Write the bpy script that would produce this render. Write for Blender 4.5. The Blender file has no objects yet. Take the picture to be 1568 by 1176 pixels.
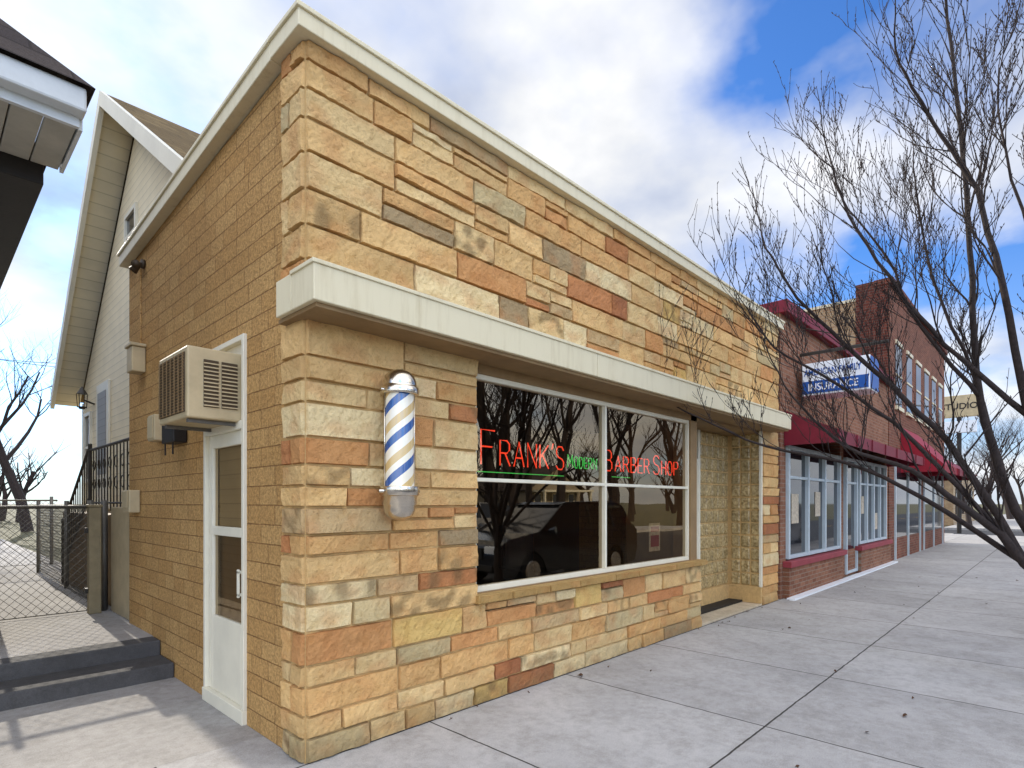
import bpy, math, random
from mathutils import Vector, noise
R=random.Random(7)
sc=bpy.context.scene
sc.view_settings.view_transform='Standard'
try: sc.view_settings.look='None'
except: pass
sc.view_settings.exposure=0

# ---------- helpers ----------
def lin(c):
    return tuple((x/255/12.92 if x/255<=0.04045 else ((x/255+0.055)/1.055)**2.4) for x in c)
class NT:
    def __init__(s,nt): s.nt=nt
    def n(s,t,**kw):
        o=s.nt.nodes.new(t)
        for k,v in kw.items(): setattr(o,k,v)
        return o
    def l(s,a,b): s.nt.links.new(a,b)
    def math(s,op,a,b=None,c=None):
        m=s.nt.nodes.new('ShaderNodeMath'); m.operation=op
        for i,v in enumerate((a,b,c)):
            if v is None: continue
            if isinstance(v,(int,float)): m.inputs[i].default_value=v
            else: s.l(v,m.inputs[i])
        return m.outputs[0]
    def mix(s,f,a,b,bt='MIX'):
        m=s.nt.nodes.new('ShaderNodeMix'); m.data_type='RGBA'; m.blend_type=bt
        for idx,v in ((0,f),(6,a),(7,b)):
            if isinstance(v,(int,float)): m.inputs[idx].default_value=v
            elif isinstance(v,tuple): m.inputs[idx].default_value=(v[0],v[1],v[2],1)
            else: s.l(v,m.inputs[idx])
        return m.outputs[2]
    def noise(s,vec,scale,detail=4,rough=.55):
        o=s.n('ShaderNodeTexNoise'); o.inputs['Scale'].default_value=scale
        o.inputs['Detail'].default_value=detail; o.inputs['Roughness'].default_value=rough
        if vec is not None: s.l(vec,o.inputs['Vector'])
        return o.outputs['Fac']
    def ramp(s,f,stops):
        o=s.n('ShaderNodeValToRGB'); e=o.color_ramp.elements
        while len(e)<len(stops): e.new(.5)
        for i,(p,c) in enumerate(stops):
            e[i].position=p; e[i].color=(c,c,c,1) if isinstance(c,(int,float)) else (c[0],c[1],c[2],1)
        s.l(f,o.inputs[0]); return o.outputs[0]
def newmat(name,rough=.8,spec=.3,metal=0):
    m=bpy.data.materials.new(name); m.use_nodes=True
    nt=NT(m.node_tree); b=m.node_tree.nodes['Principled BSDF']
    b.inputs['Roughness'].default_value=rough; b.inputs['Metallic'].default_value=metal
    b.inputs['Specular IOR Level'].default_value=spec
    tc=nt.n('ShaderNodeTexCoord')
    return m,nt,b,tc.outputs['Object']
def bump(nt,b,h,strength=.4,dist=.01):
    o=nt.n('ShaderNodeBump'); o.inputs['Strength'].default_value=strength; o.inputs['Distance'].default_value=dist
    nt.l(h,o.inputs['Height']); nt.l(o.outputs[0],b.inputs['Normal'])
def paint(name,col,rough=.55,var=.12,scale=6,bs=.15,metal=0,spec=.35):
    m,nt,b,oc=newmat(name,rough,spec,metal)
    n1=nt.noise(oc,scale,6,.65); n2=nt.noise(oc,scale*9,3)
    dark=tuple(c*(1-var*2.2) for c in col); lt=tuple(min(1,c*(1+var*.4)) for c in col)
    c=nt.mix(nt.ramp(n1,[(.3,0.),(.7,1.)]),dark,lt)
    nt.l(c,b.inputs['Base Color'])
    bump(nt,b,n2,bs,.004)
    return m
def weathered(name,col):
    m,nt,b,oc=newmat(name,.45,.35)
    mp=nt.n('ShaderNodeMapping'); mp.inputs['Scale'].default_value=(9,9,.8); nt.l(oc,mp.inputs[0])
    n1=nt.noise(mp.outputs[0],1.6,6,.7); n2=nt.noise(oc,2.2,5,.6); n3=nt.noise(oc,40,3)
    f=nt.math('MULTIPLY',nt.ramp(n1,[(.5,0.),(.72,.55)]),nt.ramp(n2,[(.4,.2),(.65,1.)]))
    c=nt.mix(f,col,tuple(x*y for x,y in zip(col,(.62,.55,.42))))
    nt.l(c,b.inputs['Base Color']); bump(nt,b,nt.math('ADD',n2,nt.math('MULTIPLY',n3,.1)),.15,.02)
    return m
def brickmat(name,c1,c2,mort,axis,bw,bh,msize=.01,bstr=.5,offset=.5,mixn=.3,fine=60,speck=.72):
    m,nt,b,oc=newmat(name,.9,.2)
    sp=nt.n('ShaderNodeSeparateXYZ'); nt.l(oc,sp.inputs[0])
    cb=nt.n('ShaderNodeCombineXYZ'); nt.l(sp.outputs[0 if axis=='x' else 1],cb.inputs[0]); nt.l(sp.outputs[2],cb.inputs[1])
    nz=nt.n('ShaderNodeTexNoise'); nz.inputs['Scale'].default_value=11; nt.l(oc,nz.inputs['Vector'])
    sc_=nt.n('ShaderNodeVectorMath'); sc_.operation='SCALE'; sc_.inputs['Scale'].default_value=msize*1.2; nt.l(nz.outputs['Color'],sc_.inputs[0])
    ad=nt.n('ShaderNodeVectorMath'); ad.operation='ADD'; nt.l(cb.outputs[0],ad.inputs[0]); nt.l(sc_.outputs[0],ad.inputs[1])
    br=nt.n('ShaderNodeTexBrick'); nt.l(ad.outputs[0],br.inputs['Vector'])
    br.offset=offset; br.offset_frequency=2; br.squash=.62 if name=='split_block' else 1.; br.squash_frequency=3
    br.inputs['Scale'].default_value=1; br.inputs['Mortar Size'].default_value=msize
    br.inputs['Mortar Smooth'].default_value=.4
    br.inputs['Brick Width'].default_value=bw; br.inputs['Row Height'].default_value=bh
    br.inputs['Color1'].default_value=(*c1,1); br.inputs['Color2'].default_value=(*c2,1); br.inputs['Mortar'].default_value=(*mort,1)
    n1=nt.noise(oc,1.3,5,.6); n2=nt.noise(oc,fine,4,.75)
    c=nt.mix(nt.ramp(n1,[(.3,0.),(.7,1.)]),(1-mixn,1-mixn,1-mixn),(1.,1.,1.))
    c=nt.mix(1.,br.outputs['Color'],c,'MULTIPLY')
    c=nt.mix(1.,c,nt.ramp(n2,[(.35,(speck,speck*.96,speck*.9)),(.62,(1.12,1.12,1.12))]),'MULTIPLY')
    nt.l(c,b.inputs['Base Color'])
    h=nt.math('ADD',nt.math('MULTIPLY',br.outputs['Fac'],-1.),nt.math('MULTIPLY',n2,1.5))
    bump(nt,b,h,bstr,.016)
    return m
def mesh(name,V,F,mat=None,parent=None,smooth=False,bevel=0,cols=None,seg=2):
    me=bpy.data.meshes.new(name); me.from_pydata([tuple(v) for v in V],[],F); me.update()
    o=bpy.data.objects.new(name,me); sc.collection.objects.link(o)
    if mat: me.materials.append(mat)
    if smooth:
        for p in me.polygons: p.use_smooth=True
    if cols:
        a=me.color_attributes.new('Col','FLOAT_COLOR','POINT')
        flat=[]
        for c in cols: flat+= [c[0],c[1],c[2],1]
        a.data.foreach_set('color',flat)
    if bevel:
        b=o.modifiers.new('b','BEVEL'); b.width=bevel; b.segments=seg; b.limit_method='ANGLE'
    if parent: o.parent=parent
    return o
BF=[(0,3,2,1),(4,5,6,7),(0,1,5,4),(1,2,6,5),(2,3,7,6),(3,0,4,7)]
def bv(x0,x1,y0,y1,z0,z1):
    return [(x0,y0,z0),(x1,y0,z0),(x1,y1,z0),(x0,y1,z0),(x0,y0,z1),(x1,y0,z1),(x1,y1,z1),(x0,y1,z1)]
def box(name,x0,x1,y0,y1,z0,z1,mat,parent=None,bevel=0):
    return mesh(name,bv(x0,x1,y0,y1,z0,z1),BF,mat,parent,bevel=bevel)
def boxes(name,lst,mat,parent=None,bevel=0):
    V=[];F=[]
    for b in lst:
        n=len(V); V+=bv(*b); F+=[tuple(i+n for i in f) for f in BF]
    return mesh(name,V,F,mat,parent,bevel=bevel)
def panes(name,lst,mat,parent):
    V=[];F=[]
    for x0,x1,y,z0,z1 in lst:
        n=len(V); V+=[(x0,y,z0),(x1,y,z0),(x1,y,z1),(x0,y,z1)]; F.append((n,n+1,n+2,n+3))
    return mesh(name,V,F,mat,parent)
def empty(name,loc=(0,0,0)):
    e=bpy.data.objects.new(name,None); sc.collection.objects.link(e); e.empty_display_size=.2
    return e
def tube(V,F,pts,rad,n=5,cap=True):
    base=len(V); m=len(pts)
    for i,p in enumerate(pts):
        p=Vector(p)
        d=(Vector(pts[min(i+1,m-1)])-Vector(pts[max(i-1,0)]))
        if d.length<1e-6: d=Vector((0,0,1))
        d.normalize()
        u=d.cross(Vector((0.31,0.2,0.93)) if abs(d.z)<.8 else Vector((1,0.1,0))).normalized(); w=d.cross(u)
        r=rad[i] if isinstance(rad,(list,tuple)) else rad
        for k in range(n):
            a=2*math.pi*k/n; V.append(p+u*(r*math.cos(a))+w*(r*math.sin(a)))
    for i in range(m-1):
        for k in range(n):
            a=base+i*n+k; b=base+i*n+(k+1)%n
            F.append((a,b,b+n,a+n))
    if cap:
        F.append(tuple(base+k for k in range(n))[::-1]); F.append(tuple(base+(m-1)*n+k for k in range(n)))
def revolve(name,prof,cx,cy,mat,parent,n=40,smooth=True):
    V=[];F=[]
    for r,z in prof:
        for k in range(n):
            a=2*math.pi*k/n; V.append((cx+r*math.cos(a),cy+r*math.sin(a),z))
    for i in range(len(prof)-1):
        for k in range(n):
            a=i*n+k;b=i*n+(k+1)%n; F.append((a,b,b+n,a+n))
    return mesh(name,V,F,mat,parent,smooth)
def text(name,s,size,loc,rot,mat,parent,ext=.004,ax='LEFT',sx=1):
    c=bpy.data.curves.new(name,'FONT'); c.body=s; c.size=size; c.extrude=ext; c.align_x=ax
    c.offset=size*.012
    c.materials.append(mat)
    o=bpy.data.objects.new(name,c); sc.collection.objects.link(o); o.location=loc; o.rotation_euler=rot; o.scale=(sx,1,1); o.parent=parent
    return o

# ---------- materials ----------
def stone_mat():
    m,nt,b,oc=newmat('ashlar_stone',.85,.2)
    at=nt.n('ShaderNodeAttribute'); at.attribute_name='Col'
    n1=nt.noise(oc,9,8,.7); n2=nt.noise(oc,45,6,.7); n3=nt.noise(oc,2.6,5,.65); n4=nt.noise(oc,160,2,.6)
    c=nt.mix(1.,at.outputs['Color'],nt.ramp(n1,[(.25,(.86,.78,.66)),(.5,(1.,1.,1.)),(.75,(1.08,1.08,1.08))]),'MULTIPLY')
    c=nt.mix(1.,c,nt.ramp(n2,[(.28,(.72,.66,.58)),(.46,(1.,1.,1.)),(.8,(1.08,1.08,1.08))]),'MULTIPLY')
    st=nt.math('MULTIPLY',nt.ramp(n3,[(.58,0.),(.72,1.)]),nt.ramp(n2,[(.45,0.),(.6,.45)]))
    c=nt.mix(st,c,lin((120,96,62)))
    sp=nt.n('ShaderNodeSeparateXYZ'); nt.l(oc,sp.inputs[0])
    g=nt.math('MULTIPLY',nt.ramp(sp.outputs[2],[(0.,.75),(.22,0.)]),nt.ramp(n1,[(.35,.3),(.6,1.)]))
    c=nt.mix(g,c,lin((122,100,66)))
    nt.l(c,b.inputs['Base Color'])
    h=nt.math('ADD',nt.math('MULTIPLY',n1,1.2),nt.math('ADD',nt.math('MULTIPLY',n2,.9),nt.math('MULTIPLY',n4,.3)))
    bump(nt,b,h,.85,.018)
    return m
M_stone=stone_mat()
M_mortar=paint('stone_mortar',lin((200,164,108)),.95,.12,20,.5)
M_block=brickmat('split_block',lin((216,172,110)),lin((203,157,96)),lin((164,122,74)),'y',.42,.128,.0045,1.,mixn=.14,fine=48,speck=.64)
M_cream=weathered('cream_metal',lin((218,206,172)))
M_white=paint('white_alu',lin((228,220,196)),.4,.05,3,.03)
M_soffit=paint('soffit_wood',lin((146,118,80)),.7,.12,4)
def siding(name,col,pitch=.11):
    m,nt,b,oc=newmat(name,.6,.3)
    sp=nt.n('ShaderNodeSeparateXYZ'); nt.l(oc,sp.inputs[0])
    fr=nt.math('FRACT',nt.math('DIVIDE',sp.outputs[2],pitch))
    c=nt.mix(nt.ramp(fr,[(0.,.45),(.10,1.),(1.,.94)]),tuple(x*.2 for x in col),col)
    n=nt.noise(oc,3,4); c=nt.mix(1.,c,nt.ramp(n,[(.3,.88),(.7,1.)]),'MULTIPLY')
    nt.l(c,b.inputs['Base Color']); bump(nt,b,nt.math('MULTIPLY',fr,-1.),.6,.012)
    return m
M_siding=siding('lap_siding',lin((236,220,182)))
M_siding2=siding('lap_siding_grey',lin((150,150,146)))
def shingle(name,c1,c2,ax='x'):
    return brickmat(name,c1,c2,tuple(x*.5 for x in c1),ax,.3,.13,.008,.5,fine=90)
M_shingle=shingle('asphalt_shingle',lin((136,116,80)),lin((112,94,64)))
M_shingleD=shingle('asphalt_shingle_dark',lin((88,78,72)),lin((66,58,56)))
M_dark=paint('dark_paint',(.018,.015,.013),.5,.1)
M_iron=paint('wrought_iron',(.04,.032,.022),.5,.1)
M_roofflat=paint('roof_membrane',(.2,.19,.17),.9)
def conc(name,base,joint=None,ox=0,oy=0,sx=1.55,sy=1.75):
    m,nt,b,oc=newmat(name,.9,.2)
    n1=nt.noise(oc,.8,6,.65); n2=nt.noise(oc,14,6,.7); n3=nt.noise(oc,130,3,.7); n4=nt.noise(oc,3.5,8,.75); n5=nt.noise(oc,1.9,7,.8)
    c=nt.mix(nt.ramp(n1,[(.3,0.),(.7,1.)]),tuple(x*.82 for x in base),tuple(x*1.1 for x in base))
    c=nt.mix(1.,c,nt.ramp(n4,[(.3,(.78,.77,.75)),(.55,(1.,1.,1.))]),'MULTIPLY')
    c=nt.mix(1.,c,nt.ramp(n5,[(.60,(1.,1.,1.)),(.72,(.82,.81,.79))]),'MULTIPLY')
    c=nt.mix(1.,c,nt.ramp(n2,[(.3,(.9,.9,.9)),(.7,(1.06,1.06,1.06))]),'MULTIPLY')
    c=nt.mix(1.,c,nt.ramp(n3,[(.3,(.76,.76,.76)),(.65,(1.08,1.08,1.08))]),'MULTIPLY')
    h=nt.math('MULTIPLY',n3,.6)
    if joint:
        mp=nt.n('ShaderNodeMapping'); mp.inputs['Location'].default_value=(ox,oy,0); nt.l(oc,mp.inputs[0])
        dv=nt.n('ShaderNodeVectorMath'); dv.operation='ADD'
        nz=nt.n('ShaderNodeTexNoise'); nz.inputs['Scale'].default_value=9; nt.l(oc,nz.inputs['Vector'])
        sc_=nt.n('ShaderNodeVectorMath'); sc_.operation='SCALE'; sc_.inputs['Scale'].default_value=.014; nt.l(nz.outputs['Color'],sc_.inputs[0])
        nt.l(mp.outputs[0],dv.inputs[0]); nt.l(sc_.outputs[0],dv.inputs[1])
        br=nt.n('ShaderNodeTexBrick'); nt.l(dv.outputs[0],br.inputs['Vector']); br.offset=0
        br.inputs['Scale'].default_value=1; br.inputs['Mortar Size'].default_value=.007; br.inputs['Mortar Smooth'].default_value=.2
        br.inputs['Brick Width'].default_value=sx; br.inputs['Row Height'].default_value=sy
        br.inputs['Color1'].default_value=(1,1,1,1); br.inputs['Color2'].default_value=(.86,.86,.865,1)
        c=nt.mix(1.,c,nt.mix(br.outputs['Fac'],br.outputs['Color'],(.14,.13,.12)),'MULTIPLY')
        h=nt.math('ADD',h,nt.math('MULTIPLY',br.outputs['Fac'],-2.))
    nt.l(c,b.inputs['Base Color']); bump(nt,b,h,.35,.006)
    return m
M_walk=conc('sidewalk_concrete',(.47,.45,.42),True,0.62,0.0)
M_conc=conc('old_concrete',(.41,.385,.35))
M_terr=conc('entry_terrazzo',(.55,.45,.31))
M_concD=conc('dark_concrete',(.10,.095,.09))
M_asph=conc('asphalt',(.06,.06,.062))
M_ground=conc('dry_grass',(.13,.12,.06))
M_brickR=brickmat('red_brick',lin((160,112,86)),lin((136,88,66)),lin((156,136,118)),'x',.21,.072,.008,.4)
M_brickR3=brickmat('dark_red_brick',lin((146,90,70)),lin((116,70,54)),lin((140,120,104)),'x',.21,.072,.008,.4)
M_brickRy=brickmat('red_brick_side',lin((128,72,56)),lin((98,52,42)),lin((120,100,88)),'y',.21,.072,.008,.4)
M_brickT=brickmat('tan_common_brick',lin((190,160,120)),lin((165,132,98)),lin((180,165,140)),'y',.21,.072,.008,.4)
M_maroon=paint('maroon_awning',lin((122,26,44)),.6,.12,5)
M_red=paint('red_awning',lin((146,16,38)),.6,.1,5)
M_pinkish=paint('maroon_trim',lin((150,60,66)),.6,.1,5)
M_chrome=paint('chrome',(.72,.66,.56),.22,.12,8,.08,metal=1)
M_galv=paint('galvanised',(.16,.15,.13),.5,.1,20,.05,metal=.4)
M_gatep=paint('gate_paint',lin((150,134,100)),.6,.1,10)
M_bark=paint('bark',lin((58,48,44)),.9,.25,30,.6)
M_acbody=paint('ac_casing',lin((196,176,136)),.5,.1,5)
M_acdark=paint('ac_grille_dark',lin((78,62,42)),.6,.1,5)
M_blue=paint('sign_blue',lin((26,84,160)),.4,.05)
M_signw=paint('sign_white',lin((235,238,240)),.4,.03)
M_tyre=paint('tyre',(.02,.02,.02),.85)
M_carp=paint('car_paint_black',(.02,.022,.028),.12,.02,3,0,spec=.8)
M_cars=paint('car_paint_silver',(.45,.46,.48),.25,.02,3,0,metal=.5)
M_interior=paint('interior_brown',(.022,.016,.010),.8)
M_paper=paint('poster_paper',lin((205,190,165)),.8,.2,20)
M_leaf=paint('dead_leaf',lin((96,66,44)),.9,.3,30)
def glassmat(name,tint,refl=1.0,gc=(.62,.53,.40)):
    m=bpy.data.materials.new(name); m.use_nodes=True; nt=NT(m.node_tree); m.node_tree.nodes.clear()
    out=nt.n('ShaderNodeOutputMaterial'); tr=nt.n('ShaderNodeBsdfTransparent'); tr.inputs[0].default_value=(*tint,1)
    gl=nt.n('ShaderNodeBsdfGlossy'); gl.inputs['Roughness'].default_value=.0; gl.inputs[0].default_value=(*gc,1)
    lw=nt.n('ShaderNodeLayerWeight'); lw.inputs[0].default_value=.5
    f5=nt.math('POWER',lw.outputs['Facing'],4.)
    f=nt.math('MINIMUM',nt.math('ADD',nt.math('MULTIPLY',f5,.8),refl),1.)
    tc=nt.n('ShaderNodeTexCoord'); nn=nt.noise(tc.outputs['Object'],.9,1,.4)
    bp_=nt.n('ShaderNodeBump'); bp_.inputs['Strength'].default_value=.08; bp_.inputs['Distance'].default_value=.05
    nt.l(nn,bp_.inputs['Height']); nt.l(bp_.outputs[0],gl.inputs['Normal'])
    mx=nt.n('ShaderNodeMixShader'); nt.l(f,mx.inputs[0]); nt.l(tr.outputs[0],mx.inputs[1]); nt.l(gl.outputs[0],mx.inputs[2])
    nt.l(mx.outputs[0],out.inputs[0]); return m
M_glass=glassmat('window_glass',(.72,.64,.52),.30)
M_glassD=paint('dark_glass',(.02,.022,.025),.04,.0,2,0,spec=1.)
def emis(name,col,s):
    m,nt,b,oc=newmat(name,.4); b.inputs['Base Color'].default_value=(*col,1)
    b.inputs['Emission Color'].default_value=(*col,1); b.inputs['Emission Strength'].default_value=s; return m
M_neonR=emis('neon_red',(1.,.07,.03),1.5); M_neonG=emis('neon_green',(.06,.62,.12),1.1)
def gblock():
    m,nt,b,oc=newmat('glass_block',.12,.8)
    n=nt.noise(oc,26,3); v=nt.noise(oc,5.3,1)
    c=nt.mix(nt.ramp(n,[(.3,0.),(.7,1.)]),lin((124,100,56)),lin((218,192,138)))
    c=nt.mix(nt.ramp(v,[(.4,0.),(.6,.4)]),c,lin((112,96,58)))
    nt.l(c,b.inputs['Base Color']); b.inputs['Transmission Weight'].default_value=.05
    bump(nt,b,n,.5,.02); return m
M_gb=gblock()
def polemat():
    m,nt,b,oc=newmat('barber_stripes',.12,.6)
    sp=nt.n('ShaderNodeSeparateXYZ'); nt.l(oc,sp.inputs[0])
    a=nt.math('ARCTAN2',nt.math('SUBTRACT',sp.outputs[1],-.16),nt.math('SUBTRACT',sp.outputs[0],.56))
    t=nt.math('FRACT',nt.math('SUBTRACT',nt.math('DIVIDE',sp.outputs[2],.235),nt.math('DIVIDE',a,math.pi)))
    t=nt.math('FRACT',nt.math('ADD',t,.25))
    o=nt.n('ShaderNodeValToRGB'); o.color_ramp.interpolation='CONSTANT'; e=o.color_ramp.elements
    W=lin((236,228,206)); T=lin((206,176,118)); B=lin((38,84,146))
    st=[(0,W),(.25,B),(.5,W),(.70,T),(.95,W)]
    while len(e)<len(st): e.new(.5)
    for i,(p,c) in enumerate(st): e[i].position=p; e[i].color=(*c,1)
    nt.l(t,o.inputs[0]); nt.l(o.outputs[0],b.inputs['Base Color']); b.inputs['Coat Weight'].default_value=.6
    return m
M_pole=polemat()

# ---------- ground ----------
mesh('ground',[(-900,-900,-.135),(900,-900,-.135),(900,900,-.135),(-900,900,-.135)],[(0,1,2,3)],M_ground)
mesh('road',[(-300,-13.5,-.131),(400,-13.5,-.131),(400,-3.95,-.131),(-300,-3.95,-.131)],[(0,1,2,3)],M_asph)
mesh('cross_road',[(35,-3.95,-.127),(43,-3.95,-.127),(43,200,-.127),(35,200,-.127)],[(0,1,2,3)],M_asph)
box('kerb',-60,34,-3.95,-3.8,-.14,-.002,M_conc,bevel=.02)
box('sidewalk',-60,34,-3.798,0.6,-.14,0,M_walk)
box('far_sidewalk',-80,34,-16.5,-13.6,-.14,0,M_walk)
box('side_street_sidewalk',43,140,-3.8,2,-.14,0.002,M_walk)
box('gangway_pavement',-8,0.05,.602,2.45,-.14,.0,M_conc)
box('parking_lot_pavement',7.9,35,.602,40,-.14,-.003,M_conc)
st=empty('concrete_steps')
box('lower_step',-8,0.0,2.45,2.86,-.14,.13,M_concD,st,.01)
box('upper_step',-8,0.0,2.86,3.1,-.14,.262,M_concD,st,.01)
box('yard_pavement',-14,.6,3.102,24,-.14,.26,M_conc)
boxes('road_marking',[(x,x+3,-8.8,-8.68,-.131,-.127) for x in range(-30,90,9)],paint('marking_yellow',lin((200,160,50)),.7))

# ---------- barber shop ----------
shop=empty('barber_shop')
PAL=[((216,178,120),6.5),((222,190,134),5),((208,164,106),5.5),((200,146,92),3.4),((186,126,80),1.5),((164,106,70),.6),((226,202,152),2.2),((192,162,116),2),((194,172,126),.8),((168,144,106),.5),((214,178,108),1)]
PW=[w for _,w in PAL]
def pick():
    c=R.choices(PAL,PW)[0][0]; k=R.uniform(.95,1.04); return lin(tuple(min(250,x*k) for x in c))
SV=[];SF=[];SC=[]
def stone(u0,u1,z0,z1,fn,col,off=None,relief=None):
    g=.0042; u0+=g;u1-=g;z0+=g;z1-=g
    if relief is None: relief=R.uniform(.012,.026)
    L=u1-u0;H=z1-z0; e=.007; step=.024
    nu=max(1,int((L-2*e)/step)); nz=max(1,int((H-2*e)/step))
    us=[0]+[e+(L-2*e)*i/nu for i in range(nu+1)]+[L]; zs=[0]+[e+(H-2*e)*i/nz for i in range(nz+1)]+[H]
    base=len(SV); sx=R.random()*50; tu=R.uniform(-.012,.012); tz=R.uniform(-.01,.01)
    dirt=R.random()<.08
    warm=lin((192,128,76))
    for j,z in enumerate(zs):
        for i,u in enumerate(us):
            edge=i in(0,len(us)-1) or j in(0,len(zs)-1)
            nn=noise.noise(Vector((u*7+sx,z*7,sx)))*.5+noise.noise(Vector((u*19+sx,z*19,sx)))*.32+noise.noise(Vector((u*42+sx,z*42,3)))*.2
            d=-.012 if edge else relief+nn*.021+tu*(u/L-.5)+tz*(z/H-.5)
            ju=nn*.006 if edge and i in(0,len(us)-1) else 0; jz=nn*.009 if edge and j in(0,len(zs)-1) else 0
            SV.append(fn(u0+u+ju,z0+z+jz,d))
            k=1.+noise.noise(Vector((u*3+sx,z*5,1)))*.12
            wq=max(0,min(.32,noise.noise(Vector((u*5+sx,z*8,4)))*.9))
            c=[x*k*(1-wq)+b_*wq for x,b_ in zip(col,warm)]
            if dirt:
                q=max(0,min(1,noise.noise(Vector((u*9+sx,z*9,9)))*3+.1)); dk=lin((116,94,62)); c=[a*(1-q*.6)+b*q*.6 for a,b in zip(c,dk)]
            if edge: c=[x*.82 for x in c]
            SC.append(tuple(c))
    n=len(us)
    for j in range(len(zs)-1):
        for i in range(n-1):
            a=base+j*n+i; SF.append((a,a+1,a+n+1,a+n))
front=lambda u,z,d:(u,-d,z)
side=lambda u,z,d:(-d,u,z)
def courses(z0,z1,lo=.1,hi=.2):
    zs=[z0]
    while zs[-1]<z1-lo*1.2:
        zs.append(min(z1,zs[-1]+R.uniform(lo,hi)))
    if z1-zs[-1]>1e-4:
        if z1-zs[-1]<lo*.8: zs[-1]=z1
        else: zs.append(z1)
    return zs
def fill(u0,u1,z0,z1,fn,minL=.22,maxL=.75,first=None):
    u=u0; k=0
    while u<u1-1e-4:
        L=R.uniform(minL,maxL)
        if u1-(u+L)<minL*.7: L=u1-u
        c=first if (k==0 and first) else pick()
        H=z1-z0
        if k>0 and H>.15 and R.random()<.3:
            m=z0+H*R.choice([.35,.5,.65]); stone(u,u+L,z0,m,fn,c)
            if L>.45 and R.random()<.6:
                q=u+L*R.uniform(.35,.65); stone(u,q,m,z1,fn,pick()); stone(q,u+L,m,z1,fn,pick())
            else: stone(u,u+L,m,z1,fn,pick())
        else: stone(u,u+L,z0,z1,fn,c)
        u+=L; k+=1
def quoin(z0,z1,c):
    d=.28
    if R.random()<.5: stone(0,d,z0,z1,side,c,relief=.02)
    else:
        q=R.uniform(.12,.19); stone(0,q,z0,z1,side,c,relief=.02); stone(q,d,z0,z1,side,pick(),relief=.02)
SILL=.775
zc=courses(0.0,SILL,.12,.2)
zc2=courses(SILL,2.66,.12,.225)
for a,b in zip(zc[:-1],zc[1:]):
    c=pick(); fill(0,5.18,a,b,front,first=c); quoin(a,b,c)
    stone(7.24,7.88,a,b,front,pick())
for a,b in zip(zc2[:-1],zc2[1:]):
    c=pick(); fill(0,1.385,a,b,front,.25,.7,first=c); quoin(a,b,c)
    if R.random()<.5: stone(7.24,7.88,a,b,front,pick())
    else: stone(7.24,7.55,a,b,front,pick()); stone(7.55,7.88,a,b,front,pick())
zu=courses(2.66,4.3,.12,.22)
for a,b in zip(zu[:-1],zu[1:]):
    c=pick(); fill(0,7.88,a,b,front,.28,.85,first=c); quoin(a,b,c)
mesh('stone_facing',SV,SF,M_stone,shop,cols=SC)
boxes('backing_walls',[(0.002,1.38,0.004,.28,0,4.29),(1.38,5.175,0.004,.28,0,.70),(1.38,7.245,0.004,.28,2.66,4.29),(7.245,7.875,.004,.28,0,4.29)],M_mortar,shop)
def prism(name,x0,x1,y0,y1,z0,za,zb,mat,parent,bevel=0):
    V=[(x0,y0,z0),(x1,y0,z0),(x1,y1,z0),(x0,y1,z0),(x0,y0,za),(x1,y0,za),(x1,y1,zb),(x0,y1,zb)]
    return mesh(name,V,BF,mat,parent,bevel=bevel)
top=lambda y:4.29-.2*max(0,y)/4
prism('side_wall_near',0.004,.24,.2805,.865,0,top(.28),top(.865),M_block,shop)
prism('side_wall_over_door',0.004,.24,.865,1.66,2.73,top(.865),top(1.66),M_block,shop)
prism('side_wall_far',0.004,.24,1.66,4.0,0,top(1.66),top(4.),M_block,shop)
boxes('rear_and_party_walls',[(.24,7.88,3.8,4.0,0,4.08),(7.64,7.88,.28,3.8,0,4.08)],M_block,shop)
prism('flat_roof',.24,7.64,.28,3.8,3.95,4.2,4.05,M_roofflat,shop)
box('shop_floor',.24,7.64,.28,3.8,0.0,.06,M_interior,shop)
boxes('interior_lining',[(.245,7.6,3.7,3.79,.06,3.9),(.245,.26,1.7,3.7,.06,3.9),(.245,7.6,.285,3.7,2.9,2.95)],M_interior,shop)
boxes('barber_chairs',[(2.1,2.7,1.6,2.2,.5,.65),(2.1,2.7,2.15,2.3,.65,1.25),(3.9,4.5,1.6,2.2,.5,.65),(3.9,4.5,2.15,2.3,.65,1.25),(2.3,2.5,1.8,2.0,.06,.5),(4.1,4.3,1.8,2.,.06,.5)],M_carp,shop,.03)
box('front_coping',-.08,7.95,-.08,.3,4.295,4.41,M_cream,shop,.006)
V=[(-.08,.3,4.29),(.3,.3,4.29),(.3,4.05,4.08),(-.08,4.05,4.08),(-.08,.3,4.408),(.3,.3,4.408),(.3,4.05,4.2),(-.08,4.05,4.2)]
mesh('side_coping',V,BF,M_cream,shop,bevel=.006)
box('front_coping_lip',-.095,7.965,-.095,.3,4.395,4.425,M_cream,shop,.005)
V=[(-.095,.3,4.393),(.2,.3,4.393),(.2,4.06,4.185),(-.095,4.06,4.185),(-.095,.3,4.423),(.2,.3,4.423),(.2,4.06,4.215),(-.095,4.06,4.215)]
mesh('side_coping_lip',V,BF,M_cream,shop,bevel=.005)
boxes('canopy_band',[(-.1,2.55,-.3,-.03,2.66,2.874),(2.556,5.2,-.3,-.03,2.66,2.874),(5.206,7.6,-.3,-.03,2.66,2.874),(-.1,-.03,-.03,.17,2.66,2.874)],M_cream,shop,.006)
box('canopy_drip',-.11,7.61,-.31,-.03,2.86,2.884,M_cream,shop,.004)
box('canopy_soffit',-.07,7.57,-.27,.2,2.635,2.66,M_soffit,shop)
box('window_head',1.385,5.18,.03,.2,2.56,2.634,M_soffit,shop)
WX0,WX1=1.40,4.98
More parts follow.
